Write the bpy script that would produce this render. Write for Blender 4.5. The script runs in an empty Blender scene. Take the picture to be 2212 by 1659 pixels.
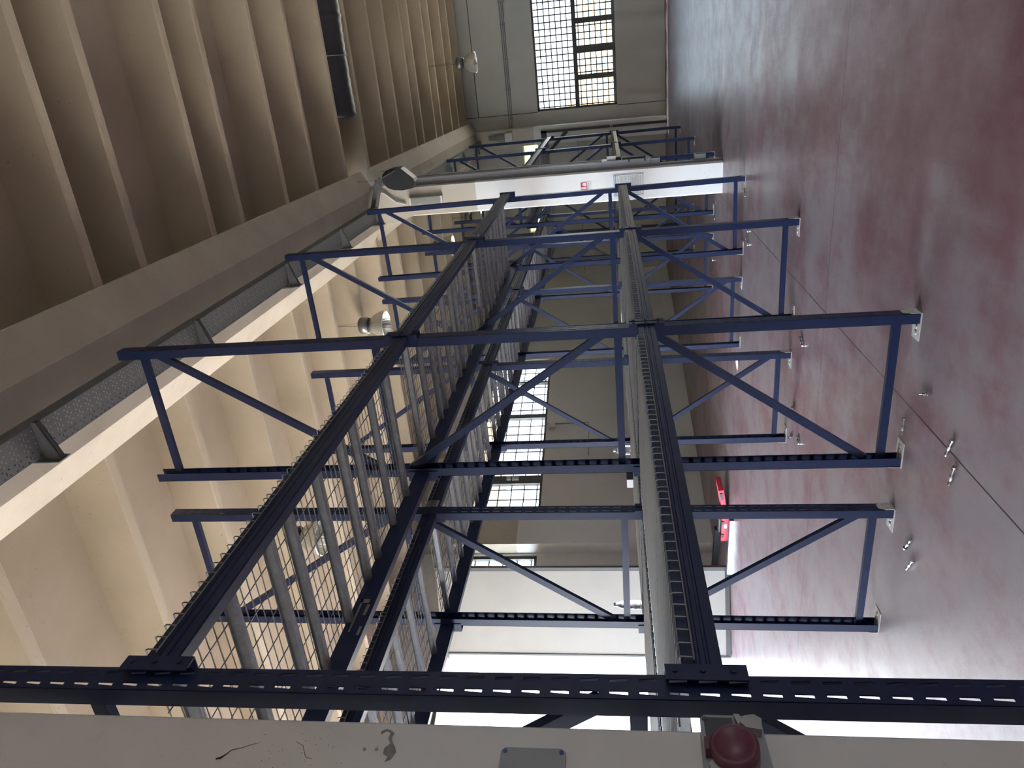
import bpy, bmesh, math, random
from mathutils import Vector, Matrix
random.seed(7)
SC = bpy.context.scene
COL = SC.collection
PI = math.pi

# ------------------------------------------------------------------ materials
MATS = {}
def _mat(name):
    m = bpy.data.materials.new(name); m.use_nodes = True
    nt = m.node_tree; nt.nodes.clear()
    out = nt.nodes.new('ShaderNodeOutputMaterial')
    b = nt.nodes.new('ShaderNodeBsdfPrincipled')
    nt.links.new(b.outputs[0], out.inputs[0])
    MATS[name] = m
    return m, nt, b, out
def N(nt, t, **kw):
    n = nt.nodes.new(t)
    for k, v in kw.items(): setattr(n, k, v)
    return n
def L(nt, a, b): nt.links.new(a, b)
def coords(nt, scale=(1, 1, 1), kind='Object'):
    tc = N(nt, 'ShaderNodeTexCoord'); mp = N(nt, 'ShaderNodeMapping')
    mp.inputs['Scale'].default_value = scale
    L(nt, tc.outputs[kind], mp.inputs[0]); return mp.outputs[0]
def world_pos(nt):
    g = N(nt, 'ShaderNodeNewGeometry'); return g.outputs['Position']
def noise(nt, vec, scale, detail=4, rough=.55):
    n = N(nt, 'ShaderNodeTexNoise'); n.inputs['Scale'].default_value = scale
    n.inputs['Detail'].default_value = detail; n.inputs['Roughness'].default_value = rough
    if vec is not None: L(nt, vec, n.inputs['Vector'])
    return n.outputs['Fac']
def ramp(nt, fac, stops):
    r = N(nt, 'ShaderNodeValToRGB'); e = r.color_ramp.elements
    while len(e) < len(stops): e.new(.5)
    for i, (p, c) in enumerate(stops):
        e[i].position = p; e[i].color = (*c, 1) if len(c) == 3 else c
    L(nt, fac, r.inputs[0]); return r.outputs[0]
def mixc(nt, fac, a, b):
    m = N(nt, 'ShaderNodeMix', data_type='RGBA')
    if isinstance(fac, float): m.inputs[0].default_value = fac
    else: L(nt, fac, m.inputs[0])
    for s, v in ((6, a), (7, b)):
        if isinstance(v, tuple): m.inputs[s].default_value = (*v, 1)
        else: L(nt, v, m.inputs[s])
    return m.outputs[2]
def math_(nt, op, a, b=None):
    m = N(nt, 'ShaderNodeMath', operation=op)
    for i, v in enumerate((a, b)):
        if v is None: continue
        if isinstance(v, (int, float)): m.inputs[i].default_value = v
        else: L(nt, v, m.inputs[i])
    return m.outputs[0]
def bump(nt, b, h, s=.2, d=.01):
    n = N(nt, 'ShaderNodeBump'); n.inputs['Strength'].default_value = s; n.inputs['Distance'].default_value = d
    L(nt, h, n.inputs['Height']); L(nt, n.outputs[0], b.inputs['Normal'])

def simple(name, col, rough=.5, metal=0., var=.12, scale=8., bmp=0.):
    m, nt, b, o = _mat(name)
    v = world_pos(nt)
    f = noise(nt, v, scale)
    lo = tuple(max(0, c * (1 - var)) for c in col); hi = tuple(c * (1 + var) for c in col)
    L(nt, ramp(nt, f, [(.3, lo), (.7, hi)]), b.inputs['Base Color'])
    b.inputs['Roughness'].default_value = rough; b.inputs['Metallic'].default_value = metal
    if bmp: bump(nt, b, noise(nt, v, scale * 6, 6), bmp)
    return m

BLUE = simple('blue_paint', (.008, .016, .056), .38, 0, .15, 14)
BLUE.node_tree.nodes['Principled BSDF'].inputs['Specular IOR Level'].default_value = .38
GALV = simple('galvanised_steel', (.30, .31, .32), .42, .7, .15, 30)
WIRE = simple('galvanised_wire', (.27, .27, .265), .45, .6, .1, 30)
TRAY_S = simple('tray_steel', (.16, .165, .17), .5, .6, .12, 12)
DARKSTEEL = simple('dark_steel', (.06, .06, .055), .5, .3, .1, 10)
WHITEPL = simple('white_plastic', (.62, .62, .60), .45, 0, .05, 6)
GREYPL = simple('grey_plastic', (.27, .28, .29), .5, 0, .06, 6)
DKGREY = simple('dark_grey_plastic', (.05, .053, .058), .5, 0, .06, 6)
SOCKPL = simple('socket_plastic', (.36, .355, .34), .5, 0, .05, 6)
REDPL = simple('red_plastic', (.13, .035, .06), .45, 0, .08, 8)
CASERED = simple('case_red', (.72, .02, .06), .4, 0, .06, 8)
BLACK = simple('black_rubber', (.015, .015, .016), .5, 0, .1, 10)
DUST = simple('dusty_plate', (.50, .48, .44), .75, 0, .2, 40)
ALU = simple('aluminium', (.34, .36, .38), .45, .8, .05, 9)
ZINC = simple('zinc_bolt', (.55, .55, .52), .28, .95, .1, 60)
REFLECT = simple('lamp_reflector', (.70, .69, .63), .25, .6, .05, 9)
BALLAST = simple('lamp_ballast', (.22, .22, .21), .4, .7, .08, 9)
TUBE = simple('duct_black', (.035, .036, .04), .38, 0, .15, 9)
TAN = simple('lit_edge_tan', (.55, .46, .33), .6, 0, .1, 9)  # light caught on the flexible duct's edge, put into a colour
SIGNW = simple('sign_white', (.66, .66, .65), .4, 0, .03, 5)
SIGNTAG = simple('sign_beige', (.42, .42, .38), .5, 0, .05, 5)
INK = simple('ink_black', (.02, .025, .03), .6, 0, .05, 5)
INKBLUE = simple('ink_blue', (.04, .09, .26), .6, 0, .05, 5)
INKGREY = simple('ink_grey', (.33, .35, .37), .6, 0, .05, 5)
SIGNRED = simple('sign_red', (.50, .02, .06), .4, 0, .05, 5)
SPALL = simple('bare_mortar', (.22, .21, .20), .9, 0, .25, 60)
FRAME = simple('window_frame_steel', (.10, .105, .105), .5, .3, .08, 8)
GRIDM = simple('grille_steel', (.03, .03, .045), .5, .3, .08, 8)
PINK = simple('pink_cloth', (.6, .12, .25), .7, 0, .1, 20)
GREEN = simple('green_cap', (.03, .16, .09), .5, 0, .1, 20)
LABELW = simple('paper_label', (.8, .8, .8), .5, 0, .02, 5)
OCHRE = simple('ochre_panel', (.42, .20, .05), .7, 0, .1, 1.2)
CREAM = simple('cream_panel', (.50, .36, .16), .7, 0, .08, 1.2)
TEAL = simple('teal_frame', (.10, .27, .30), .5, 0, .05, 4)
BUFF = simple('buff_render', (.72, .55, .36), .9, 0, .08, 2)

def concrete(name, lo, hi, sc=1.1, stain=(.2, .16, .12), stain_amt=.35, twotone=None, rough=.85, grain=.1):
    m, nt, b, o = _mat(name)
    v = world_pos(nt)
    f = noise(nt, v, sc, 6, .6)
    c = ramp(nt, f, [(.3, lo), (.72, hi)])
    if twotone:
        z, col2 = twotone
        sx = N(nt, 'ShaderNodeSeparateXYZ'); L(nt, v, sx.inputs[0])
        c2 = ramp(nt, f, [(.3, tuple(x * .95 for x in col2)), (.72, col2)])
        c = mixc(nt, math_(nt, 'LESS_THAN', sx.outputs[2], z), c, c2)
    st = noise(nt, v, sc * 2.3, 8, .7)
    sf = ramp(nt, st, [(.62, (0, 0, 0)), (.80, (stain_amt,) * 3)])
    c = mixc(nt, sf, c, stain)
    pits = noise(nt, v, 38, 2, .5)
    pf = ramp(nt, pits, [(.70, (0, 0, 0)), (.76, (grain * 5,) * 3)])
    c = mixc(nt, pf, c, tuple(x * .45 for x in lo))
    L(nt, c, b.inputs['Base Color']); b.inputs['Roughness'].default_value = rough
    bump(nt, b, noise(nt, v, 25, 6), .15, .006)
    return m
CEIL = concrete('concrete_ceiling', (.44, .375, .275), (.53, .46, .35), 1.2, (.17, .12, .08), .4)
BEAMC = concrete('concrete_beam_face', (.43, .38, .305), (.53, .475, .39), 2.0, (.16, .13, .10), .5)
COLC = concrete('column_two_tone', (.47, .43, .36), (.56, .52, .45), 1.6, (.30, .27, .23), .25, (3.80, (.74, .74, .73)), .7)
WALLC = concrete('wall_panel', (.66, .645, .605), (.73, .715, .675), .9, (.36, .33, .30), .25, None, .8, .05)
WALLD = concrete('wall_back_panel', (.55, .55, .52), (.62, .62, .59), .9, (.28, .27, .25), .25, None, .8, .05)
NEARC = concrete('near_column_paint', (.58, .56, .535), (.64, .62, .595), 2.2, (.40, .38, .35), .2, None, .75, .03)
STUCCO = concrete('stucco_facade', (.22, .22, .22), (.52, .51, .50), 22, (.3, .3, .3), .3, None, .95, .05)
ASPH = concrete('yard_paving', (.52, .47, .40), (.62, .56, .48), 1.4, (.4, .34, .26), .3, None, .9, .05)

def floor_mat():
    m, nt, b, o = _mat('floor_painted')
    v = world_pos(nt)
    big = noise(nt, v, .55, 5, .62)
    mid = noise(nt, v, 2.6, 7, .68)
    mp = N(nt, 'ShaderNodeMapping'); mp.inputs['Scale'].default_value = (1.0, .28, 1)
    L(nt, v, mp.inputs[0])
    strk = noise(nt, mp.outputs[0], 7, 8, .75)
    s = math_(nt, 'ADD', math_(nt, 'MULTIPLY', big, .55), math_(nt, 'ADD', math_(nt, 'MULTIPLY', mid, .3), math_(nt, 'MULTIPLY', strk, .22)))
    # the paint is less worn along the middle of the right-hand aisle
    px = N(nt, 'ShaderNodeSeparateXYZ'); L(nt, v, px.inputs[0])
    mr = N(nt, 'ShaderNodeMapRange', interpolation_type='SMOOTHSTEP'); mr.inputs[1].default_value = -2.0; mr.inputs[2].default_value = .1
    mr.inputs[3].default_value = -.01; mr.inputs[4].default_value = .12; L(nt, px.outputs[0], mr.inputs[0])
    my = N(nt, 'ShaderNodeMapRange', interpolation_type='SMOOTHSTEP'); my.inputs[1].default_value = 3.5; my.inputs[2].default_value = 9.0
    my.inputs[3].default_value = 1.0; my.inputs[4].default_value = .25; L(nt, px.outputs[1], my.inputs[0])
    s = math_(nt, 'ADD', s, math_(nt, 'MULTIPLY', mr.outputs[0], my.outputs[0]))
    c = ramp(nt, s, [(.42, (.25, .222, .232)), (.51, (.245, .195, .207)), (.59, (.20, .115, .128)), (.71, (.135, .046, .055))])
    # fine grey scuffs
    sc = noise(nt, v, 42, 6, .75)
    c = mixc(nt, ramp(nt, sc, [(.55, (0, 0, 0)), (.80, (.55,) * 3)]), c, (.24, .215, .215))
    dk = noise(nt, v, 90, 3, .6)
    c = mixc(nt, ramp(nt, dk, [(.73, (0, 0, 0)), (.80, (.7,) * 3)]), c, (.05, .035, .038))
    # saw cut joints
    sx = N(nt, 'ShaderNodeSeparateXYZ'); L(nt, v, sx.inputs[0])
    fac = None
    for ax, vals in ((0, (-2.035, -5.935, 1.9, 5.8, -9.8)), (1, (5.92, -1.0, 12.85, 19.8))):
        for q in vals:
            d = math_(nt, 'ABSOLUTE', math_(nt, 'SUBTRACT', sx.outputs[ax], q))
            k = math_(nt, 'LESS_THAN', d, .0045)
            fac = k if fac is None else math_(nt, 'MAXIMUM', fac, k)
    c = mixc(nt, fac, c, (.018, .014, .014))
    L(nt, c, b.inputs['Base Color'])
    r = ramp(nt, math_(nt, 'ADD', math_(nt, 'MULTIPLY', mid, .5), math_(nt, 'MULTIPLY', sc, .5)), [(.35, (.27,) * 3), (.65, (.44,) * 3)])
    L(nt, r, b.inputs['Roughness'])
    b.inputs['Specular IOR Level'].default_value = .65
    h = math_(nt, 'ADD', math_(nt, 'MULTIPLY', strk, .6), math_(nt, 'MULTIPLY', sc, .25))
    bump(nt, b, h, .35, .008)
    return m
LEAF = concrete('leaf_panel', (.27, .26, .24), (.31, .30, .275), 1.2, (.45, .42, .38), .2, None, .6, .02)
FLOOR = floor_mat()

def glass(name, tint=(1, 1, 1), refl=.06):
    m = bpy.data.materials.new(name); m.use_nodes = True; nt = m.node_tree; nt.nodes.clear()
    out = N(nt, 'ShaderNodeOutputMaterial'); mx = N(nt, 'ShaderNodeMixShader')
    t = N(nt, 'ShaderNodeBsdfTransparent'); t.inputs[0].default_value = (*tint, 1)
    g = N(nt, 'ShaderNodeBsdfGlossy'); g.inputs['Roughness'].default_value = .03
    lw = N(nt, 'ShaderNodeLayerWeight'); lw.inputs[0].default_value = .12
    L(nt, math_(nt, 'ADD', math_(nt, 'MULTIPLY', lw.outputs['Fresnel'], .5), refl * .3), mx.inputs[0])
    L(nt, t.outputs[0], mx.inputs[1]); L(nt, g.outputs[0], mx.inputs[2]); L(nt, mx.outputs[0], out.inputs[0])
    return m
GLASS = glass('window_glass', (.80, .83, .83))
def frosted(name, col):
    m = bpy.data.materials.new(name); m.use_nodes = True; nt = m.node_tree; nt.nodes.clear()
    out = N(nt, 'ShaderNodeOutputMaterial'); mx = N(nt, 'ShaderNodeMixShader'); mx.inputs[0].default_value = .35
    t = N(nt, 'ShaderNodeBsdfTranslucent'); t.inputs[0].default_value = (*col, 1)
    d = N(nt, 'ShaderNodeBsdfDiffuse'); d.inputs[0].default_value = (*col, 1)
    L(nt, t.outputs[0], mx.inputs[1]); L(nt, d.outputs[0], mx.inputs[2]); L(nt, mx.outputs[0], out.inputs[0])
    return m
FROST = frosted('frosted_green_glass', (.50, .55, .40))
def clearplastic():
    m, nt, b, o = _mat('clear_plastic')
    b.inputs['Base Color'].default_value = (.9, .95, 1, 1); b.inputs['Roughness'].default_value = .05
    b.inputs['Transmission Weight'].default_value = .85; b.inputs['IOR'].default_value = 1.3
    bump(nt, b, noise(nt, world_pos(nt), 60, 2), .6, .01)
    return m
PET = clearplastic()

def perforated():
    """steel with rows of real see-through slots (tray floor)"""
    m = bpy.data.materials.new('perforated_tray'); m.use_nodes = True; nt = m.node_tree; nt.nodes.clear()
    out = N(nt, 'ShaderNodeOutputMaterial'); mx = N(nt, 'ShaderNodeMixShader')
    b = N(nt, 'ShaderNodeBsdfPrincipled'); b.inputs['Base Color'].default_value = (.17, .17, .175, 1)
    b.inputs['Metallic'].default_value = .6; b.inputs['Roughness'].default_value = .5
    t = N(nt, 'ShaderNodeBsdfTransparent')
    sx = N(nt, 'ShaderNodeSeparateXYZ'); L(nt, world_pos(nt), sx.inputs[0])
    def cell(v, pitch, off, half):
        a = math_(nt, 'FRACT', math_(nt, 'DIVIDE', math_(nt, 'ADD', v, off), pitch))
        return math_(nt, 'LESS_THAN', math_(nt, 'ABSOLUTE', math_(nt, 'SUBTRACT', a, .5)), half)
    X, Y = sx.outputs[0], sx.outputs[1]
    a = math_(nt, 'MULTIPLY', cell(X, .042, .0, .27), cell(Y, .10, .0, .03))
    c = math_(nt, 'MULTIPLY', cell(X, .042, .021, .08), cell(Y, .05, .0, .14))
    L(nt, math_(nt, 'MAXIMUM', a, c), mx.inputs[0])
    L(nt, b.outputs[0], mx.inputs[1]); L(nt, t.outputs[0], mx.inputs[2]); L(nt, mx.outputs[0], out.inputs[0])
    return m
PERF = perforated()

# ------------------------------------------------------------------ mesh builder
class MB:
    def __init__(s): s.v = []; s.f = []; s.sm = []
    def add(s, vs, fs, smooth=False):
        o = len(s.v); s.v += [tuple(x) for x in vs]
        for f in fs: s.f.append(tuple(i + o for i in f)); s.sm.append(smooth)
        return s
    def box(s, x0, x1, y0, y1, z0, z1, M=None):
        x0, x1 = sorted((x0, x1)); y0, y1 = sorted((y0, y1)); z0, z1 = sorted((z0, z1))
        vs = [Vector(p) for p in ((x0,y0,z0),(x1,y0,z0),(x1,y1,z0),(x0,y1,z0),(x0,y0,z1),(x1,y0,z1),(x1,y1,z1),(x0,y1,z1))]
        if M is not None: vs = [M @ p for p in vs]
        return s.add(vs, [(3,2,1,0),(4,5,6,7),(0,1,5,4),(1,2,6,5),(2,3,7,6),(3,0,4,7)])
    def bar(s, a, b, w, h, up=(0, 1, 0)):
        """box section from a to b; h measured along 'up', w across"""
        a, b = Vector(a), Vector(b); d = (b - a).normalized(); u = Vector(up)
        u = (u - d * u.dot(d)).normalized(); r = d.cross(u)
        vs = []
        for p in (a, b):
            for i, j in ((-1, -1), (1, -1), (1, 1), (-1, 1)): vs.append(p + r * (i * w / 2) + u * (j * h / 2))
        return s.add(vs, [(3,2,1,0),(4,5,6,7),(0,1,5,4),(1,2,6,5),(2,3,7,6),(3,0,4,7)])
    def tube(s, pts, r, n=6, cap=True):
        pts = [Vector(p) for p in pts]; rings = []
        ref = None
        for i, p in enumerate(pts):
            d = (pts[min(i + 1, len(pts) - 1)] - pts[max(i - 1, 0)]).normalized()
            if ref is None: ref = Vector((0, 0, 1)) if abs(d.z) < .9 else Vector((1, 0, 0))
            u = (ref - d * ref.dot(d)).normalized(); w = d.cross(u); ref = u
            rr = r[i] if isinstance(r, (list, tuple)) else r
            rings.append([p + (u * math.cos(2 * PI * k / n) + w * math.sin(2 * PI * k / n)) * rr for k in range(n)])
        vs = [q for R in rings for q in R]; fs = []
        for i in range(len(pts) - 1):
            for k in range(n): fs.append((i*n+k, i*n+(k+1)%n, (i+1)*n+(k+1)%n, (i+1)*n+k))
        s.add(vs, fs, True)
        if cap:
            o = len(s.v); s.add(rings[0] + rings[-1], [tuple(range(n-1, -1, -1)), tuple(range(n, 2*n))])
        return s
    def prism(s, poly, axis, a, b):
        """extrude a polygon along axis 0/1/2; poly holds the two other coordinates in cyclic-free xyz order"""
        def P(q, t):
            c = list(q); c.insert(axis, t); return c
        n = len(poly); vs = [P(q, a) for q in poly] + [P(q, b) for q in poly]
        fs = [(i, (i+1) % n, n + (i+1) % n, n + i) for i in range(n)] + [tuple(range(n-1, -1, -1)), tuple(range(n, 2*n))]
        return s.add(vs, fs)
    def lathe(s, prof, n=32, M=None, flute=0., nf=0, fl=None):
        vs = []; fs = []
        for i, (r, z) in enumerate(prof):
            k_ = (fl[i] if fl else 1.) * flute
            for k in range(n):
                t = 2 * PI * k / n; rr = r * (1 + k_ * math.cos(nf * t)) if nf else r
                vs.append(Vector((rr * math.cos(t), rr * math.sin(t), z)))
        if M is not None: vs = [M @ p for p in vs]
        for i in range(len(prof) - 1):
            for k in range(n): fs.append((i*n+k, i*n+(k+1)%n, (i+1)*n+(k+1)%n, (i+1)*n+k))
        return s.add(vs, fs, True)
    def disc(s, c, r, nrm, n=20, t=.003):
        c = Vector(c); nrm = Vector(nrm).normalized()
        return s.tube([c, c + nrm * t], r, n)
    def mesh(s, name, mat):
        me = bpy.data.meshes.new(name); me.from_pydata(s.v, [], s.f); me.update()
        bm = bmesh.new(); bm.from_mesh(me); bmesh.ops.recalc_face_normals(bm, faces=bm.faces); bm.to_mesh(me); bm.free()
        me.polygons.foreach_set('use_smooth', s.sm)
        me.materials.append(mat); return me
    def build(s, name, mat, parent=None):
        return link(name, s.mesh(name, mat), parent)
def link(name, me, parent=None):
    o = bpy.data.objects.new(name, me); COL.objects.link(o)
    if parent is not None: o.parent = parent
    return o
def thing(name, label, cat, loc=(0, 0, 0), rz=0., group=None):
    o = bpy.data.objects.new(name, None); COL.objects.link(o)
    o.empty_display_size = .1
    o.location = loc; o.rotation_euler = (0, 0, rz); o['label'] = label; o['category'] = cat
    if group: o['group'] = group
    return o
def tag(o, label, cat, group=None):
    o['label'] = label; o['category'] = cat
    if group: o['group'] = group
    return o
def struct(o, label=None):
    o['kind'] = 'structure'
    if label: o['label'] = label
    return o
def text(name, body, size, mat, parent, loc, rot, ext=.0006, align='CENTER'):
    cu = bpy.data.curves.new(name, 'FONT'); cu.body = body; cu.size = size; cu.extrude = ext
    cu.align_x = align; cu.align_y = 'CENTER'; cu.resolution_u = 3
    t = bpy.data.objects.new(name, cu); COL.objects.link(t)
    dg = bpy.context.evaluated_depsgraph_get(); me = bpy.data.meshes.new_from_object(t.evaluated_get(dg))
    bpy.data.objects.remove(t); bpy.data.curves.remove(cu)
    me.materials.clear(); me.materials.append(mat)
    o = link(name, me, parent); o.location = loc; o.rotation_euler = rot
    return o

# ------------------------------------------------------------------ camera
HC = 1.7309
f_px = 1556.77
yaw, pitch, roll = 0.40904678, 0.14242083, -0.03973111

def make_camera():
    f = Vector((-math.sin(yaw) * math.cos(pitch), math.cos(yaw) * math.cos(pitch), math.sin(pitch)))
    r = Vector((math.cos(yaw), math.sin(yaw), 0)); u = r.cross(f)
    r2 = r * math.cos(roll) + u * math.sin(roll); u2 = -r * math.sin(roll) + u * math.cos(roll)
    X, Y, Z = -u2, r2, -f            # the phone was held upright and the file was saved turned on its side
    cam = bpy.data.cameras.new('camera'); o = bpy.data.objects.new('camera', cam); COL.objects.link(o)
    cam.sensor_fit = 'HORIZONTAL'; cam.sensor_width = 36; cam.lens = f_px / 2212 * 36
    cam.clip_start = .02; cam.clip_end = 300
    o.matrix_world = Matrix(((X.x, Y.x, Z.x, 0), (X.y, Y.y, Z.y, 0), (X.z, Y.z, Z.z, HC), (0, 0, 0, 1)))
    SC.camera = o
make_camera()

# ------------------------------------------------------------------ room shell
def wall_with_holes(name, mat, u0, u1, z0, z1, holes, M, th=.22):
    """panel in the local u-z plane (front at v=0 looking to -v), thickness towards +v, rectangular openings"""
    us = sorted({u0, u1, *[h[0] for h in holes], *[h[1] for h in holes]})
    zs = sorted({z0, z1, *[h[2] for h in holes], *[h[3] for h in holes]})
    mb = MB()
    def solid(i, j):
        if not (0 <= i < len(us) - 1 and 0 <= j < len(zs) - 1): return False
        uc, zc = (us[i] + us[i+1]) / 2, (zs[j] + zs[j+1]) / 2
        return not any(h[0] < uc < h[1] and h[2] < zc < h[3] for h in holes)
    idx = {}
    def V(u, v, z):
        k = (round(u, 5), round(v, 5), round(z, 5))
        if k not in idx: idx[k] = len(mb.v); mb.v.append(tuple(M @ Vector((u, v, z))))
        return idx[k]
    def F(*q): mb.f.append(tuple(V(*p) for p in q)); mb.sm.append(False)
    for i in range(len(us) - 1):
        for j in range(len(zs) - 1):
            if not solid(i, j): continue
            a, b, c, d = us[i], us[i+1], zs[j], zs[j+1]
            F((a,0,c),(b,0,c),(b,0,d),(a,0,d)); F((a,th,c),(a,th,d),(b,th,d),(b,th,c))
            if not solid(i-1, j): F((a,0,c),(a,0,d),(a,th,d),(a,th,c))
            if not solid(i+1, j): F((b,0,c),(b,th,c),(b,th,d),(b,0,d))
            if not solid(i, j-1): F((a,0,c),(a,th,c),(b,th,c),(b,0,c))
            if not solid(i, j+1): F((a,0,d),(b,0,d),(b,th,d),(a,th,d))
    return mb.build(name, mat)

YB = 22.5
XR = 8.0
YF = -9.0
MB().box(-15.5, XR + .3, YF - .3, YB + .3, -.2, 0).build('floor', FLOOR)['kind'] = 'structure'

# back wall (front face at Y = 22.5)
MBK = Matrix.Translation((0, YB, 0))
WB = [(-1.09, 4.2, 1.36, 3.67), (-4.6, -1.97, 3.74, 4.17)]
struct(wall_with_holes('wall_back', WALLD, -6.1, XR, 0, 6.3, WB, MBK))
# left wall runs at a slant; u along the wall, v outwards
D_ = Vector((.268, 1, 0)).normalized(); P0 = Vector((-9.443, 9.4, 0))
OUT = Vector((-D_.y, D_.x, 0))
MLW = Matrix(((D_.x, OUT.x, 0, P0.x), (D_.y, OUT.y, 0, P0.y), (0, 0, 1, 0), (0, 0, 0, 1)))
WL = [(-14.2, -8.0, 0, 4.97), (-6.2, .335, 0, 4.97), (.75, 2.42, 3.41, 4.95), (3.28, 8.95, 3.41, 4.95)]  # first entry is an unseen doorway added to brighten the left bay
struct(wall_with_holes('wall_left', WALLC, -19.5, 13.75, 0, 6.3, WL, MLW))
struct(wall_with_holes('wall_right', WALLD, YF, YB, 0, 6.3, [(.4, 3.2, 1.7, 2.1)], Matrix(((0, 1, 0, XR), (1, 0, 0, 0), (0, 0, 1, 0), (0, 0, 0, 1)))))  # unseen opening added as fill light for the right bay
struct(wall_with_holes('wall_front', WALLD, -17, XR, 0, 6.3, [], Matrix.Translation((0, YF - .22, 0))))
# dark skirting on the left wall
def lw(u, v, z): return MLW @ Vector((u, v, z))
# big swing leaf of the doorway, standing open into the room
LD = Vector((.965, .262, 0)).normalized(); LN = Vector((-LD.y, LD.x, 0)); LP = Vector((-9.19, 9.47, 0))
MLF = Matrix(((LD.x, LN.x, 0, LP.x), (LD.y, LN.y, 0, LP.y), (0, 0, 1, 0), (0, 0, 0, 1)))
leaf = struct(MB().box(0, 1.50, 0, .06, .085, 4.93, MLF).build('door_2', LEAF), 'tall pale door leaf standing open beside the big doorway')
MB().box(0, 1.56, -.005, .065, .012, .085, MLF).build('rubber_sweep', DARKSTEEL, leaf)
MB().box(1.50, 1.56, -.012, .072, .085, 4.95, MLF).box(-.03, 0, -.012, .072, .012, 4.95, MLF).build('edge_channel', FRAME, leaf)
# panel joints
j = MB()
j.box(-1.115, -1.097, YB - .004, YB, 0, 1.36).box(-1.115, -1.097, YB - .004, YB, 3.67, 6.1)
j.box(-1.1, XR, YB - .004, YB, 5.425, 5.445).box(-6.0, -1.97, YB - .004, YB, 2.55, 2.56)
struct(j.build('trim_2', DKGREY))
# doorway lining
d = MB(); d.box(-6.2, .335, -.03, .24, 4.90, 4.965, MLW); d.box(.29, .332, -.03, .24, 0, 4.90, MLW)
struct(d.build('door_1', FRAME))

# TT-slab ceilings: one folded section drawn across the bay
def tt_ceiling(name, ribs, x0, x1, y0, y1, zs=6.13, zb=5.70, wb=.085, wt=.19):
    prof = [(y0, zs)]
    for c in ribs:
        prof += [(c - wt/2, zs), (c - wb/2 - .008, zb + .012), (c - wb/2 + .006, zb), (c + wb/2 - .006, zb), (c + wb/2 + .008, zb + .012), (c + wt/2, zs)]
    prof += [(y1, zs), (y1, zs + .12), (y0, zs + .12)]
    return MB().prism(prof, 0, x0, x1).build(name, CEIL)
RR = [-8.6, -7.4, -6.1, -4.9, -3.7, -2.4, -1.2, .05, 1.3, 2.6, 3.84, 5.075, 5.69, 6.93, 7.58, 8.81, 9.84, 11.10, 12.27, 13.50, 14.52, 15.75, 16.46, 17.72, 18.48, 19.74, 20.70, 21.83]
RL = [-8.3, -7.0, -5.4, -4.1, -2.9, -1.7, -.4, .85, 2.1, 3.34, 4.57, 5.75, 7.0, 8.28, 9.55, 10.76, 12.0, 13.25, 14.5, 15.75, 17.0, 18.2, 19.45, 20.7, 21.9]
struct(tt_ceiling('ceiling', RR, -1.56, XR, YF, YB))
struct(tt_ceiling('ceiling', RL, -15.0, -2.09, YF, YB))

# main beams
bp = [(-1.51, 5.5), (-1.225, 5.665), (-1.225, 5.698), (-1.56, 5.698), (-1.56, 6.28), (-2.09, 6.28), (-2.09, 5.698), (-2.43, 5.698), (-2.43, 5.665), (-2.145, 5.5)]
def beam(y0, y1, label):
    n = 9; mb = MB(); k = len(bp)
    return tag(MB().prism(bp, 1, y0, y1).build('concrete_beam', BEAMC), label, 'beam')
beam(YF, 11.66, 'long precast concrete beam above the near rack, carrying the perforated cable tray')
beam(12.06, YB, 'precast concrete beam continuing beyond the white column to the back wall')

# columns
def column(y0, y1, x0, x1, ztop, mat, label, cap=True):
    mb = MB(); c = .018
    poly = [(x0 + c, y0), (x1 - c, y0), (x1, y0 + c), (x1, y1 - c), (x1 - c, y1), (x0 + c, y1), (x0, y1 - c), (x0, y0 + c)]
    mb.prism(poly, 2, 0, 4.86 if cap else ztop)
    if cap:                                   # flared head under the beam
        zb0, zb1 = 4.86, 5.22
        lo = [(x0, y0), (x1, y0), (x1, y1), (x0, y1)]; e = .09
        hi = [(x0 - e, y0), (x1 + e * .5, y0), (x1 + e * .5, y1), (x0 - e, y1)]
        vs = [(x, y, zb0) for x, y in lo] + [(x, y, zb1) for x, y in hi] + [(x, y, 5.499) for x, y in hi]
        fs = []
        for r in (0, 4):
            for i in range(4): fs.append((r + i, r + (i+1) % 4, r + 4 + (i+1) % 4, r + 4 + i))
        fs += [(3, 2, 1, 0), (8, 9, 10, 11)]
        mb.add(vs, fs)
    return tag(mb.build('concrete_column', mat), label, 'column')
cn = column(.80, 1.313, -1.965, -1.5, 5.49, NEARC, 'pale grey concrete column at the left edge holding the red socket', False)
c2 = column(11.53, 12.03, -1.965, -1.495, 5.49, COLC, 'concrete column painted white below, with notice board and extinguisher sign')
MB().box(-1.95, -1.62, 11.68, 12.04, 5.499, 6.1).build('head_block', COLC, c2)
column(22.05, 22.49, -1.97, -1.475, 5.49, COLC, 'concrete column against back wall beside the barred window', False)
pw = MB(); pw.box(2.45, 3.27, -.30, -.001, 0, 6.1, MLW)
tag(pw.build('concrete_column', COLC), 'scuffed concrete column on the left wall between the two high windows', 'column')
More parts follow.
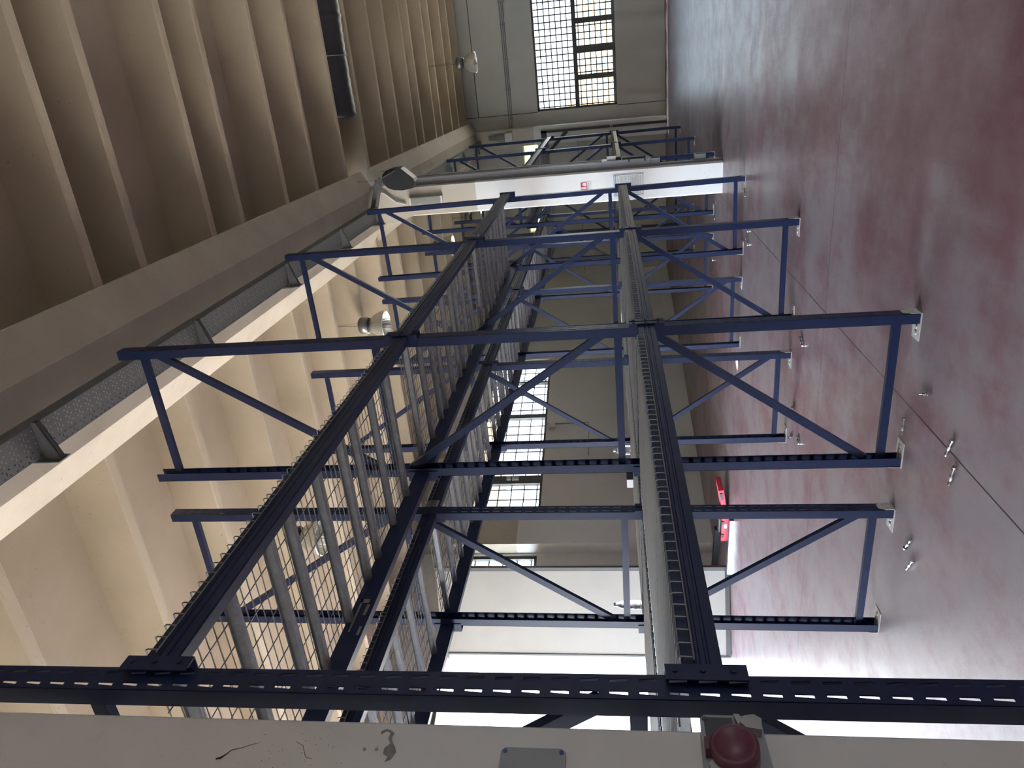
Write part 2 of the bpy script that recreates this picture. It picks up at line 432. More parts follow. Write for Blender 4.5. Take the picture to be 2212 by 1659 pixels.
# scars on the near column (aisle face X = -1.5)
def patch(pts, x=-1.4995):
    return [(x, y, z) for y, z in pts]
mb = MB()
sp = [(1.262,2.352),(1.273,2.340),(1.268,2.329),(1.252,2.331),(1.236,2.322),(1.222,2.333),(1.206,2.332),(1.199,2.318),(1.183,2.322),(1.192,2.307),(1.212,2.300),(1.226,2.306),(1.243,2.318),(1.256,2.322),(1.266,2.318),(1.275,2.328),(1.279,2.342),(1.272,2.355)]
mb.add([(-1.4990, y, z) for y, z in sp] , [tuple(range(len(sp)))])
mb.build('bare_mortar_patch', SPALL, cn)
mb = MB()
cr = [(1.176,2.757),(1.179,2.746),(1.192,2.735),(1.203,2.728),(1.210,2.705),(1.221,2.682),(1.228,2.660)]
mb.tube([(-1.4998, y, z) for y, z in cr], [.0022,.0035,.0018,.0013,.0010,.0008,.0004], 5)
cr = [(1.235,2.57),(1.222,2.545),(1.204,2.535),(1.190,2.525),(1.186,2.508)]
mb.tube([(-1.4999, y, z) for y, z in cr], [.0005,.0007,.0009,.0008,.0004], 5)
mb.build('crack', INK, cn)
for y, z in ((1.218, 2.383), (1.219, 2.352)):
    MB().tube([(-1.4995, y, z), (-1.4975, y, z)], .0045, 12).build('wall_plug', GREYPL, cn)
rnd = random.Random(3); mb = MB()
for i in range(46):
    y, z = 1.14 + rnd.random() * .12, 2.42 + rnd.random() * .28
    mb.tube([(-1.4996, y, z), (-1.4990, y, z)], .0006 + rnd.random() * .0009, 6)
mb.build('paint_pits', SPALL, cn)['kind'] = 'stuff'

# ------------------------------------------------------------------ windows
def window(name, M, u0, u1, z0, z1, v0, splits_u, transom, gu, gz, sill_div=None, frame_w=.06, bw=.022):
    """steel framed window: frame, bars, welded grille, panes of real glass; local u-v-z, v0 the room side"""
    fr = MB(); v1 = v0 + .07
    for a, b, c, d in ((u0, u1, z0, z0 + frame_w), (u0, u1, z1 - frame_w, z1), (u0, u0 + frame_w, z0, z1), (u1 - frame_w, u1, z0, z1)):
        fr.box(a, b, v0, v1, c, d, M)
    if transom:
        fr.box(u0, u1, v0 - .01, v1 + .01, transom[0], transom[1], M)
    for a, b, c, d in splits_u: fr.box(a, b, v0 - .01, v1 + .01, c, d, M)
    o = struct(fr.build(name, FRAME))
    gr = MB()
    u = u0 + gu / 2
    while u < u1: gr.bar(M @ Vector((u, v0 + .10, z0)), M @ Vector((u, v0 + .10, z1)), bw, bw, D_); u += gu
    z = z0 + gz * .45
    while z < z1: gr.bar(M @ Vector((u0, v0 + .10, z)), M @ Vector((u1, v0 + .10, z)), bw, bw, (0, 0, 1)); z += gz
    gr.build('security_grille', GRIDM, o)
    MB().box(u0, u1, v0 + .03, v0 + .034, z0, z1, M).build('pane', GLASS, o)
    return o
ms = [(.36, .545, 1.40, 2.44), (-.345, -.20, 1.40, 2.44), (1.115, 1.26, 1.40, 2.44), (1.85, 2.0, 1.40, 2.44), (2.6, 2.75, 1.40, 2.44), (3.35, 3.5, 1.40, 2.44)]
window('window_1', MBK, -1.09, 4.2, 1.36, 3.67, .06, ms, (2.435, 2.555), .172, .158, bw=.030)
w2 = [(6.62, 6.76, 3.45, 4.9), (4.42, 4.66, 3.45, 4.9), (5.6, 5.66, 3.45, 4.9), (8.0, 8.06, 3.45, 4.9)]
wn = window('window_2', MLW, 3.28, 8.95, 3.41, 4.95, .06, w2, None, .30, .285)
window('window_3', MLW, .75, 2.42, 3.41, 4.95, .06, [], None, .22, .285)
fz = MB().box(-4.6, -1.97, YB + .08, YB + .10, 3.74, 4.17).build('window_4', FROST); struct(fz)
# chain opener on the middle mullion
op = MB(); op.box(4.50, 4.58, -.01, .05, 3.95, 4.10, MLW); op.box(4.50, 4.58, -.01, .05, 4.13, 4.22, MLW)
op.build('chain_opener', WHITEPL, wn)

# ------------------------------------------------------------------ pallet racking
PITCH = 2.768; Y0 = 1.361
XA, XAr, XB, XBr = -1.457, -2.455, -2.773, -3.771
ZU, ZL = 3.104, 1.590           # beam tops
HP = 5.0
def yk(k): return Y0 + PITCH * k

def post_mesh():
    """open channel upright, slotted web at x=0 looking to +x, 80 wide (y 0..0.08), 60 deep"""
    mb = MB(); W, Dp, t = .080, .060, .0025
    # web with two columns of slanted slots
    cols = ((.0125, .0225, .004), (.0575, .0675, -.004))
    zs = [0.0]; slots = []
    z = .155
    while z < HP - .06:
        slots.append((z, z + .046)); z += .075
    for x in (0, -t):
        prev = 0.
        for (a, b) in slots:
            mb.add([(x,0,prev),(x,W,prev),(x,W,a),(x,0,a)], [(0,1,2,3)])
            e0 = [(0., 0.)]; 
            l0, r0 = cols[0][0], cols[0][1]; l1, r1 = cols[1][0], cols[1][1]; s0, s1 = cols[0][2], cols[1][2]
            A = [(x,0,a),(x,l0,a),(x,l0+s0,b),(x,0,b)]
            B = [(x,r0,a),(x,l1-s1*0,a),(x,l1+s1,b),(x,r0+s0,b)]
            C = [(x,r1,a),(x,W,a),(x,W,b),(x,r1+s1,b)]
            for q in (A, B, C): mb.add(q, [(0,1,2,3)])
            prev = b
        mb.add([(x,0,prev),(x,W,prev),(x,W,HP),(x,0,HP)], [(0,1,2,3)])
    mb.box(-Dp, -t, 0, t, 0, HP); mb.box(-Dp, -t, W - t, W, 0, HP)
    mb.box(-Dp, -Dp + t, t, .006, 0, HP)
    return mb.mesh('post', BLUE)
def foot_mesh():
    mb = MB(); t = .004
    mb.box(-.165, .006, -.012, .092, 0, t)
    # pierced tail of the plate and the upright tab in front of the post
    for x in (-.09, -.125): mb.tube([(x, .04, t), (x, .04, t + .006)], [.016, .012], 12)
    tab = [(.0, .004), (.082, .004), (.082, .055), (.062, .095), (.022, .095), (.0, .055)]
    mb.prism(tab, 0, .002, .006)
    return mb.mesh('foot_plate', DUST)
def brace_mesh(a, b):
    mb = MB(); mb.bar((a[0], .040, a[1]), (b[0], .040, b[1]), .032, .046, up=(0, 0, 1) if abs(b[1]-a[1]) < .3 else (1, 0, 0))
    return mb.mesh('brace', BLUE)
def beam_mesh(l):
    """step beam, front face at x=0 looking to +x, running 0..l in y, top at z=0"""
    mb = MB(); T = .046; h = .104
    prof = [(0, -.003), (-.003, 0), (-T, 0), (-T, -h), (-.004, -h), (0, -h + .004), (0, -.074), (-.0035, -.071), (-.0035, -.065), (0, -.062), (0, -.050), (-.0035, -.047), (-.0035, -.041), (0, -.038)]
    mb.prism([(x, z) for x, z in prof], 1, .002, l - .002)
    return mb.mesh('beam', BLUE)
def connector_mesh(sign):
    """hook plate at one end: flange beside the post plus a wrap over its slotted face"""
    mb = MB()
    mb.box(-.060, .010, 0, sign * .004, -.160, .045)
    mb.box(.0065, .0105, 0, -sign * .048, -.160, .045)
    for z in (-.125, -.05, .02): mb.tube([(.0105, -sign * .018, z), (.014, -sign * .018, z)], .008, 10)
    return mb.mesh('beam_connector', BLUE)
POST, FOOT = post_mesh(), foot_mesh()
BR = {}
dx = .998
# frame bracing seen from its front post (x = 0) to its rear post (x = -.998)
pat = [((-.045, .115), (-dx + .045, .115)), ((-dx + .05, .205), (-.05, 1.50)), ((-.045, 1.705), (-dx + .045, 1.705)),
       ((-.05, 1.80), (-dx + .05, 3.13)), ((-.045, 3.235), (-dx + .045, 3.235)), ((-dx + .05, 3.33), (-.05, 4.73)), ((-.045, 4.84), (-dx + .045, 4.84))]
BRF = [brace_mesh(a, b) for a, b in pat]
BRM = [brace_mesh((-dx - a[0], a[1]), (-dx - b[0], b[1])) for a, b in pat]
BM = {0: beam_mesh(PITCH - .08)}
CN = {1: connector_mesh(1), -1: connector_mesh(-1)}
LEAN = {('A', 0): (0, -.0044), ('A', 1): (.002, 0), ('A', 2): (-.003, 0), ('A', 3): (-.014, -.001), ('A', 5): (-.008, 0), ('A', 6): (-.008, 0), ('B', 1): (.009, 0), ('B', 3): (-.006, 0)}
def place(o, parent, M): o.parent = parent; o.matrix_local = M
def frame(rack, row, k, xf, xr, mirrored):
    lx, ly = LEAN.get((row, k), (0, 0))
    T = Matrix.Translation((0, yk(k), 0)); SH = Matrix.Identity(4); SH[0][2] = lx; SH[1][2] = ly
    # lean as a small rotation about the base
    R = Matrix.Rotation(lx, 4, 'Y') @ Matrix.Rotation(-ly, 4, 'X')
    F = Matrix.Translation((xf, 0, 0)) @ T @ R
    p = link('post', POST); place(p, rack, F)
    f = link('foot_plate', FOOT); place(f, p, R.inverted())
    q = link('post', POST); place(q, rack, Matrix.Translation((xr, .08, 0)) @ T @ R @ Matrix.Rotation(PI, 4, 'Z'))
    f = link('foot_plate', FOOT); place(f, q, (R @ Matrix.Rotation(PI, 4, 'Z')).inverted() @ Matrix.Rotation(PI, 4, 'Z'))
    for b in (BRM if mirrored else BRF):
        o = link('brace', b); place(o, rack, F)
def level_beams(rack, row, k, xf, xr, ztop):
    for x, rot in ((xf + .016, 0), (xr - .016, 1)):
        y = yk(k) + .08
        M = Matrix.Translation((x, y, ztop))
        if rot: M = Matrix.Translation((x, y + PITCH - .08, ztop)) @ Matrix.Rotation(PI, 4, 'Z')
        b = link('beam', BM[0]); place(b, rack, M)
        c = link('beam_connector', CN[1]); place(c, b, Matrix.Translation((0, 0.001, 0)))
        c = link('beam_connector', CN[-1]); place(c, b, Matrix.Translation((0, PITCH - .081, 0)))
def rack(label, row, frames, bays, xf, xr, mirrored):
    r = thing('pallet_rack', label, 'pallet rack', (0, 0, 0))
    for k in frames: frame(r, row, k, xf, xr, mirrored)
    for k in bays:
        for z in (ZL, ZU): level_beams(r, row, k, xf, xr, z)
    return r
rA = rack('dark blue pallet rack nearest the camera, ending before the white notice column', 'A', (0, 1, 2, 3), (0, 1, 2), XA, XAr, False)
rC = rack('dark blue pallet rack of the front row standing beyond the white notice column', 'A', (4, 5, 6), (4, 5), XA, XAr, False)
rB = rack('long dark blue pallet rack of the rear row, back to back behind the others', 'B', range(7), range(6), XB, XBr, True)

# location plates hooked on upper front beams
def beam_tag(root, x, y, z, body):
    b = MB().box(x + .0005, x + .003, y, y + .105, z - .092, z - .002).build('location_plate', SIGNTAG, root)
    text('lettering', body, .058, INK, b, (x + .0034, y + .052, z - .058), (PI/2, 0, PI/2))
    text('lettering', '1 2', .022, INK, b, (x + .0034, y + .052, z - .020), (PI/2, 0, PI/2))
beam_tag(rB, XB + .016, 4.20, ZU, '02B')
beam_tag(rA, XA + .016, 7.00, ZU, '03A')

# wire mesh decks
DW, DL = .80, 1.030
def deck_meshes():
    w = MB(); r = .0026
    nx = 17
    for i in range(nx):                                   # wires running from front beam to rear beam, lips turned down
        y = i * .05; rr = r if 0 < i < nx - 1 else r
        w.tube([(.009, y, -.036), (.011, y, -.004), (.007, y, .004), (-.05, y, .004), (-DL + .05, y, .004), (-DL - .007, y, .004), (-DL - .011, y, -.004), (-DL - .009, y, -.036)], rr, 5)
    for x in [-.03 - .1005 * k for k in range(11)] :
        w.tube([(x, -.012, -.001 if -.04 < x or x < -1.0 else -.0012), (x, DW + .012, -.001)], r, 5)
    for x in (.0112, -DL - .0112): w.tube([(x, -.012, -.037), (x, DW + .012, -.037)], r, 5)
    c = MB()
    prof = [(-.034, -.004), (-.020, -.004), (-.015, -.034), (-.006, -.038), (0, -.036), (.006, -.038), (.015, -.034), (.020, -.004), (.034, -.004), (.034, -.0055), (.0215, -.0055), (.0163, -.0355), (.006, -.0395), (0, -.0375), (-.006, -.0395), (-.0163, -.0355), (-.0215, -.0055), (-.034, -.0055)]
    c.prism(prof, 0, -.052, -DL + .052)
    c.box(-.05, -.02, -.022, .022, -.0035, -.0015); c.box(-DL + .02, -DL + .05, -.022, .022, -.0035, -.0015)
    return w.mesh('wire_mesh', WIRE), c.mesh('support_channel', GALV)
DWM, DCH = deck_meshes()
def deck(xf, y, z, label, group):
    t = thing('wire_deck', label, 'wire deck', (xf, y, z), 0, group)
    link('wire_mesh', DWM, t)
    for q in (.08, .40, .72):
        c = link('support_channel', DCH, t); c.location = (0, q, 0)
POS = ('nearest', 'middle', 'farthest')
def decks(xf, bays, names, where):
    for k, nm in zip(bays, names):
        for z, lv in ((ZL, 'lower'), (ZU, 'upper')):
            for i, p in enumerate(POS):
                deck(xf + .016, yk(k) + .08 + .03 + i * .83, z + .0045, f'wire mesh deck, {lv} level of {where}, {nm} bay, {p} of three', f'wire decks on the {lv} level')
decks(XA, (0, 1, 2), ('first', 'second', 'third'), 'near rack')
decks(XA, (4, 5), ('nearer', 'farther'), 'rack beyond white column')
decks(XB, range(6), ('first', 'second', 'third', 'fourth', 'fifth', 'last'), 'rear row rack')
# scraps of old tape on the underside of the near rack's rear beam
mb = MB(); zz = ZU - .05; xx = XAr + .016 + .0465 - .016
mb.box(-2.4225, -2.4215, 2.62, 2.86, ZU - .040, ZU - .030); mb.box(-2.4225, -2.4215, 2.83, 2.86, ZU - .075, ZU - .030)
mb.box(-2.4225, -2.4215, 2.74, 2.82, ZU - .085, ZU - .068); mb.box(-2.4225, -2.4215, 2.60, 2.66, ZU - .092, ZU - .078)
mb.build('tape_scrap', SPALL, rA)

# ------------------------------------------------------------------ cable trays
def tray(y0, y1, brs, label, mat_b=PERF):
    t = thing('cable_tray', label, 'cable tray', (0, 0, 0))
    x0, x1, zb, zt = -1.945, -1.734, 5.35, 5.455
    MB().box(x0, x1, y0, y1, zb, zb + .0015).build('tray_floor', mat_b, t)
    s = MB()
    for x, d in ((x1, 1), (x0, -1)):
        s.box(x - .001, x + .001, y0, y1, zb, zt); s.box(x, x - d * .012, y0, y1, zt - .0015, zt)
        s.tube([(x, y0, zb + .004), (x, y1, zb + .004)], .005, 6); s.tube([(x, y0, zt), (x, y1, zt)], .004, 6)
        y = y0 + .05
        while y < min(y1, y0 + 11) : s.box(x + d * .001, x + d * .0014, y, y + .012, zb + .05, zb + .056); y += .1
    s.build('tray_side', TRAY_S, t)
    for y in brs:
        b = MB(); w = .042
        for d in (-w / 2, w / 2):
            b.prism([(-1.975, 5.348), (-1.975, 5.235), (-1.96, 5.235), (-1.715, 5.318), (-1.715, 5.348)], 1, y + d - .001, y + d + .001)
        b.box(-1.975, -1.715, y - w/2, y + w/2, 5.346, 5.349)
        b.add([(-1.972, y - w/2, 5.236), (-1.972, y + w/2, 5.236), (-1.716, y + w/2, 5.319), (-1.716, y - w/2, 5.319)], [(0, 1, 2, 3)])
        b.tube([(-1.95, y, 5.240), (-1.86, y, 5.268), (-1.74, y, 5.308)], [.012, .008, .003], 6)
        b.box(-1.981, -1.975, y - .055, y + .055, 5.225, 5.42); b.box(-2.0, -1.978, y - .02, y + .02, 5.30, 5.5)
        b.tube([(-1.975, y + .03, 5.245), (-1.966, y + .03, 5.245)], .011, 6)
        b.build('bracket', TRAY_S, t)
    return t
tray(1.5, 11.25, (1.69, 3.66, 5.64, 7.62, 9.47, 11.1), 'perforated steel cable tray on brackets under the long near beam')
tray(12.3, 22.0, (12.9, 14.9, 16.9, 18.9, 20.9), 'perforated steel cable tray under the beam beyond the white column')

# duct down the aisle face of the white column
t = thing('cable_duct', 'grey perforated cable duct with dark elbow running down the white column', 'cable duct', (0, 0, 0))
d = MB().box(-1.494, -1.385, 11.60, 11.82, 1.80, 4.78); d.build('duct_body', GREYPL, t)
h = MB()
for k in range(76):
    for x in (-1.425, -1.452): h.box(x - .004, x + .004, 11.5985, 11.6, 1.86 + k * .038, 1.868 + k * .038)
h.build('hole_rows', INK, t)['kind'] = 'stuff'
el = [(-1.492, 4.74), (-1.40, 4.70), (-1.345, 4.72), (-1.18, 4.90), (-1.172, 4.95)] + [(-1.32 + .145 * math.cos(a), 5.02 + .20 * math.sin(a)) for a in [k * PI / 16 for k in range(0, 10)]] + [(-1.40, 5.20), (-1.46, 5.15), (-1.50, 5.06), (-1.515, 4.92), (-1.505, 4.82)]
MB().prism([(x, z) for x, z in el], 1, 11.30, 11.522).build('elbow_cover', TUBE, t)
bx = MB(); bx.bar((-1.80, 11.30, 5.40), (-1.50, 11.30, 5.30), .20, .006, up=(0, 0, 1)); bx.bar((-1.50, 11.30, 5.30), (-1.31, 11.30, 5.24), .20, .006, up=(0, 0, 1))
bx.bar((-1.80, 11.20, 5.43), (-1.50, 11.20, 5.33), .003, .07, up=(0, 0, 1)); bx.bar((-1.50, 11.20, 5.33), (-1.31, 11.20, 5.27), .003, .07, up=(0, 0, 1))
bx.bar((-1.80, 11.40, 5.43), (-1.50, 11.40, 5.33), .003, .07, up=(0, 0, 1)); bx.bar((-1.50, 11.40, 5.33), (-1.31, 11.40, 5.27), .003, .07, up=(0, 0, 1))
bx.bar((-1.33, 11.30, 5.27), (-1.20, 11.30, 4.98), .24, .012, up=(1, 0, .4))
bx.build('offset_bend', TRAY_S, t)
rd = MB(); rd.tube([(-1.33, 11.25, 5.26), (-1.33, 11.25, 5.667)], .005, 6).tube([(-1.215, 11.42, 5.0), (-1.215, 11.42, 5.26)], .005, 6)
rd.build('threaded_rod', GALV, t)
MB().bar((-1.185, 11.37, 4.935), (-1.36, 11.37, 4.765), .03, .045, up=(0, 1, 0)).build('pale_tag', LABELW, t)
cd = MB().tube([(-1.372, 11.83, 1.8), (-1.372, 11.83, 4.70)], .011, 8)
for z in (2.02, 2.13, 2.26, 2.36): cd.tube([(-1.372, 11.83, z), (-1.372, 11.83, z + .055)], .017, 8)
cd.build('conduit_pipe', WHITEPL, t)
# service pipes at the column head
pp = MB().tube([(-1.60, 11.50, 5.47), (-1.54, 11.50, 5.40), (-1.56, 11.50, 5.28), (-1.72, 11.50, 5.10), (-1.76, 11.50, 4.95)], .017, 8)
tag(pp.build('service_pipe', WHITEPL), 'pale pipe bending around the head of the white column', 'pipe')

# switch panel on the aisle face of the white column
t = thing('switch_panel', 'grey switch panel mounted at the foot of the duct on the white column', 'electrical panel', (-1.49, 11.6, 1.07))
MB().box(-.004, .125, 0, .30, .0, .735).build('panel_box', GREYPL, t)
g = MB().box(.125, .150, .04, .26, .08, .42); g.build('hinged_cover', DKGREY, t)
MB().box(.125, .165, .05, .20, .44, .66).build('breaker_row', DKGREY, t)
MB().box(.125, .185, .02, .10, .52, .66).build('cable_gland', WHITEPL, t)
MB().box(.125, .15, .0, .08, .66, .735).build('terminal_cap', WHITEPL, t)
k = MB()
for z in (.07, .31): k.box(.09, .158, -.004, .03, z, z + .022)
k.build('latch', BLACK, t)
t = thing('socket_box', 'small grey socket box right below the switch panel', 'socket', (-1.49, 11.6, .925))
MB().box(-.004, .115, 0, .16, 0, .14).build('box_body', GREYPL, t); MB().box(.115, .125, .02, .14, .02, .12).build('socket_lid', DKGREY, t)
t = thing('socket_box', 'small grey box near the floor on the white column', 'socket', (-1.49, 11.62, .245))
MB().box(-.004, .12, 0, .16, 0, .165).build('box_body', GREYPL, t); MB().box(.12, .13, .02, .14, .02, .145).build('socket_lid', GREYPL, t)
cp = MB().tube([(-1.475, 11.66, .0), (-1.475, 11.66, .245)], .016, 8)
cp.tube([(-1.475, 11.66, .41), (-1.475, 11.66, .925)], .016, 8)
tag(cp.build('conduit_pipe', GREYPL), 'grey conduit running to the floor on the white column', 'pipe')

# emergency light
t = thing('emergency_light', 'white upright emergency light on the raw concrete of the column', 'light', (-1.727, 11.53, 4.34))
MB().box(-.062, .062, -.062, 0, 0, .54).build('housing', WHITEPL, t)
MB().box(-.055, .052, -.075, -.062, .03, .51).build('diffuser', frosted('lamp_diffuser', (.75, .75, .70)), t)
# signs on the column face Y = 11.53
t = thing('extinguisher_sign', 'small red and white fire extinguisher sign on the white column', 'sign', (-1.70, 11.529, 1.97))
MB().box(-.062, .062, -.002, 0, 0, .18).build('board', SIGNW, t)
MB().box(-.056, .056, -.0028, -.002, .072, .172).build('red_field', SIGNRED, t)
p = MB(); p.box(-.044, -.012, -.0034, -.0028, .085, .145); p.box(-.038, -.018, -.0034, -.0028, .145, .160); p.box(-.050, -.010, -.0034, -.0028, .158, .164)
p.add([(-.002, -.0033, .083), (.05, -.0033, .083), (.052, -.0033, .120), (.042, -.0033, .155), (.036, -.0033, .130), (.026, -.0033, .160), (.018, -.0033, .128), (.008, -.0033, .150), (-.001, -.0033, .115)], [tuple(range(9))])
p.build('pictogram', SIGNW, t)
text('lettering', 'ESTINTORE', .018, INK, t, (0, -.0026, .052), (PI/2, 0, 0)); text('lettering', 'N\u00b0', .022, INK, t, (.03, -.0026, .022), (PI/2, 0, 0))
t = thing('notice_sign', 'large white safety notice with blue border and dense text on the column', 'sign', (-1.73, 11.529, 1.18))
MB().box(-.166, .166, -.004, 0, 0, .462).build('board', SIGNW, t)
b = MB()
for q in ((-.158, .158, .008, .014), (-.158, .158, .448, .454)): b.box(q[0], q[1], -.0048, -.004, q[2], q[3])
for q in ((-.158, -.152), (.152, .158)): b.box(q[0], q[1], -.0048, -.004, .008, .454)
b.build('blue_border', INKBLUE, t)
text('lettering', 'OBBLIGHI  LAVORATORI', .028, INKBLUE, t, (0, -.0048, .424), (PI/2, 0, 0))
b = MB(); rnd = random.Random(5); z = .39
while z > .03:
    w = .14 - rnd.random() * .05 * (rnd.random() < .4); hh = .007
    x = -.142
    while x < w:
        l = .012 + rnd.random() * .035; b.box(x, min(x + l, w), -.0046, -.004, z, z + hh); x += l + .005
    z -= .012 if rnd.random() < .75 else .024
b.build('text_lines', INKGREY, t)['kind'] = 'stuff'

# ------------------------------------------------------------------ near column fittings
t = thing('industrial_socket', 'grey industrial socket with dark red round cap on the near column', 'socket', (-1.5, 1.19, 1.497))
bk = MB(); bk.prism([(-.10, -.072), (-.10, .072), (.090, .066), (.095, .060), (.095, -.062), (.090, -.068)], 0, 0, .058); bk.build('back_box', SOCKPL, t)
fp = MB(); fp.prism([(-.10, -.074), (-.10, .074), (.088, .068), (.098, .058), (.098, -.060), (.088, -.070)], 0, .058, .068); fp.build('face_plate', GREYPL, t)
MB().box(.068, .0695, -.005, .090, -.005, .060).build('dark_recess', DKGREY, t)
Ms = Matrix.Translation((.066, -.012, .002)) @ Matrix.Rotation(PI/2, 4, 'Y') @ Matrix.Rotation(-.0, 4, 'X')
Mt = Matrix.Translation((.068, -.014, .002)) @ Matrix.Rotation(-.14, 4, 'Y') @ Matrix.Rotation(-.05, 4, 'Z') @ Matrix.Rotation(PI/2, 4, 'Y')
MB().lathe([(.050, -.02), (.050, .012), (.047, .016)], 40, Mt).build('socket_collar', SOCKPL, t)
MB().lathe([(.0, .046), (.040, .046), (.0405, .0445), (.043, .0445), (.0435, .046), (.050, .044), (.0535, .038), (.0535, .016), (.050, .014)], 48, Mt).build('cap_lid', REDPL, t)
MB().box(.070, .098, -.020, .012, .040, .068).build('cap_hinge', REDPL, t)
la = MB(); la.prism([(.040, -.062), (.070, -.068), (.082, -.052), (.078, -.030), (.060, -.018), (.045, -.030)], 0, .069, .092); la.prism([(.060, -.030), (.088, -.020), (.088, -.008), (.060, -.014)], 0, .069, .085)
la.build('cap_latch', SOCKPL, t)
lg = MB(); lg.prism([(-.075, .030), (-.040, .026), (-.026, .050), (-.045, .064), (-.072, .060)], 0, .069, .084); lg.build('hinge_lug', SOCKPL, t)
for y, z in ((.086, -.058), (.086, .058), (-.088, -.060), (-.088, .062)):
    MB().tube([(.068, y, z), (.071, y, z)], .0058, 14).build('screw', DKGREY, t)
text('lettering', 'CE', .010, INK, t, (.0685, -.062, -.060), (PI/2, 0, PI/2))
t = thing('junction_box', 'flat grey junction box lid marked with a handwritten figure on near column', 'junction box', (-1.5, 1.13, 1.96))
lid = [(-.10, -.078), (.088, -.078), (.098, -.068), (.098, .068), (.088, .078), (-.10, .078)]
MB().prism(lid, 0, 0, .012).build('box_lid', GREYPL, t)
for z in (-.068, .068): MB().tube([(.012, .087, z), (.0145, .087, z)], .0055, 14).build('screw', INKBLUE, t)
text('lettering', '8', .036, INKBLUE, t, (.0122, .030, .052), (PI/2, 0, PI/2))

# ------------------------------------------------------------------ high-bay lamps
def lamp(loc, label, hang):
    t = thing('high_bay_lamp', label, 'lamp', loc, 0, 'high-bay lamps')
    # origin at rim centre
    out = [(.225, .0), (.232, .004), (.228, .012), (.220, .03), (.205, .09), (.180, .15), (.145, .205), (.105, .245), (.085, .262)]
    inn = [(.215, .002), (.208, .03), (.193, .09), (.168, .15), (.133, .200), (.095, .238)]
    r = MB(); r.lathe(out, 96, None, .022, 32, [0, 0, .3, .8, 1, 1, .8, .5, 0]); r.lathe(inn, 96, None, .028, 32, [0, .6, 1, 1, .8, .2]); r.lathe([(.225, 0), (.215, .002)], 96)
    r.build('reflector', REFLECT, t)
    MB().lathe([(.0, .25), (.06, .25), (.035, .16), (.03, .10), (0, .07)], 20).build('bulb', SIGNW, t)
    MB().lathe([(.085, .262), (.118, .268), (.120, .283), (.085, .290)], 40).build('clamp_ring', DARKSTEEL, t)
    MB().lathe([(.085, .288), (.128, .295), (.128, .405), (.122, .425), (.105, .442), (.0, .446)], 48, None, .02, 48, [0, 1, 1, .6, 0, 0]).build('ballast_housing', BALLAST, t)
    c = MB(); z = .446
    c.tube([(-.03, 0, z), (0, 0, z + .05), (.03, 0, z)], .004, 6); c.tube([(0, 0, z + .05), (.004, 0, z + hang * .5), (0, 0, z + hang)], .004, 6)
    c.tube([(.05, .02, z), (.03, .01, z + .09), (.01, 0, z + hang)], .0025, 6)
    c.build('suspension_cable', DARKSTEEL, t)
lamp((-4.94, 6.96, 5.33), 'fluted high-bay lamp seen through the upper wire deck nearest the camera', .345)
lamp((-3.44, 10.5, 5.27), 'fluted high-bay lamp hanging clear just above the near rack upper beam', .40)
lamp((-3.35, 15.55, 5.15), 'fluted high-bay lamp half hidden behind a blue post, left of the white column', .52)
lamp((-3.35, 18.85, 5.02), 'dim fluted high-bay lamp peeping out behind the edge of the white column', .65)
lamp((.32, 17.78, 4.60), 'fluted high-bay lamp hanging alone in the right bay above the window', .98)

# ------------------------------------------------------------------ flexible duct under the right bay
t = thing('flexible_duct', 'black corrugated flexible duct slung between the ceiling ribs', 'duct', (-.40, 11.72, 5.93))
n = 150; pts = []; rr = []
for i in range(n):
    x = i * 6.4 / (n - 1); pts.append((x, .02 * math.sin(x * 1.3), .015 * math.sin(x * 2.1))); rr.append(.325 + .007 * math.sin(i * 2.1) + (.012 if i % 17 == 0 else 0) - (.05 if i == 0 else 0))
MB().tube(pts, rr, 40).build('duct_hose', TUBE, t)
MB().box(.0, 6.4, .285, .325, -.185, -.160).build('lit_edge_strip', TAN, t)  # tan strip imitates light caught along the hose's lower edge
for x in (.9, 2.6, 4.3): MB().tube([(x, .335 * math.cos(a), .335 * math.sin(a)) for a in [k * PI / 12 for k in range(25)]], .006, 5).build('hanging_strap', GALV, t)

# ------------------------------------------------------------------ back wall fittings
t = thing('portal_frame', 'dark steel portal frame with corner brace standing before the back wall', 'steel frame', (0, 22.0, 0))
MB().box(-1.665, -1.60, -.0, .08, .012, 3.58).build('post', DARKSTEEL, t)
MB().box(-1.70, -1.565, -.06, .14, 0, .012).build('foot_plate', DARKSTEEL, t)
MB().box(-4.6, -1.60, 0, .08, 3.42, 3.58).build('cross_beam', DARKSTEEL, t)
MB().bar((-1.66, .04, 2.83), (-2.25, .04, 3.44), .07, .09, up=(0, 0, 1)).build('corner_brace', DARKSTEEL, t)
MB().box(-4.665, -4.60, 0, .08, 0, 3.58).build('post', DARKSTEEL, t)
t = thing('push_button', 'small white push button on the dark portal post', 'switch', (-1.64, 21.995, 1.56))
MB().box(-.04, .04, -.02, .0, -.035, .035).build('button_plate', WHITEPL, t); MB().box(-.02, .02, -.026, -.02, -.018, .018).build('button', DKGREY, t)
t = thing('junction_box', 'white junction box high on back wall fed by five grey hoses', 'junction box', (-1.71, 22.05, 4.43))
MB().box(-.135, .135, -.10, 0, 0, .21).build('box_body', WHITEPL, t)
for i in range(5):
    x = -.09 + i * .042
    MB().tube([(x, -.05, .21), (x + .02, -.05, .35), (x * .6 + .03, -.04, .55), (x * .5 + .03, -.02, .70)], .016, 7).build('flexible_hose', GREYPL, t)
mb = MB()
for z in (4.43, 4.475, 4.53): mb.tube([(-1.58, 22.44, z), (3.4, 22.44, z)], .012, 6)
for x in (.4, -.4, 1.3, -1.2): mb.box(x - .012, x + .012, 22.43, 22.498, 4.41, 4.55)
tag(mb.build('conduit_run', GREYPL), 'three parallel grey conduits running across the back wall above the window', 'conduit')
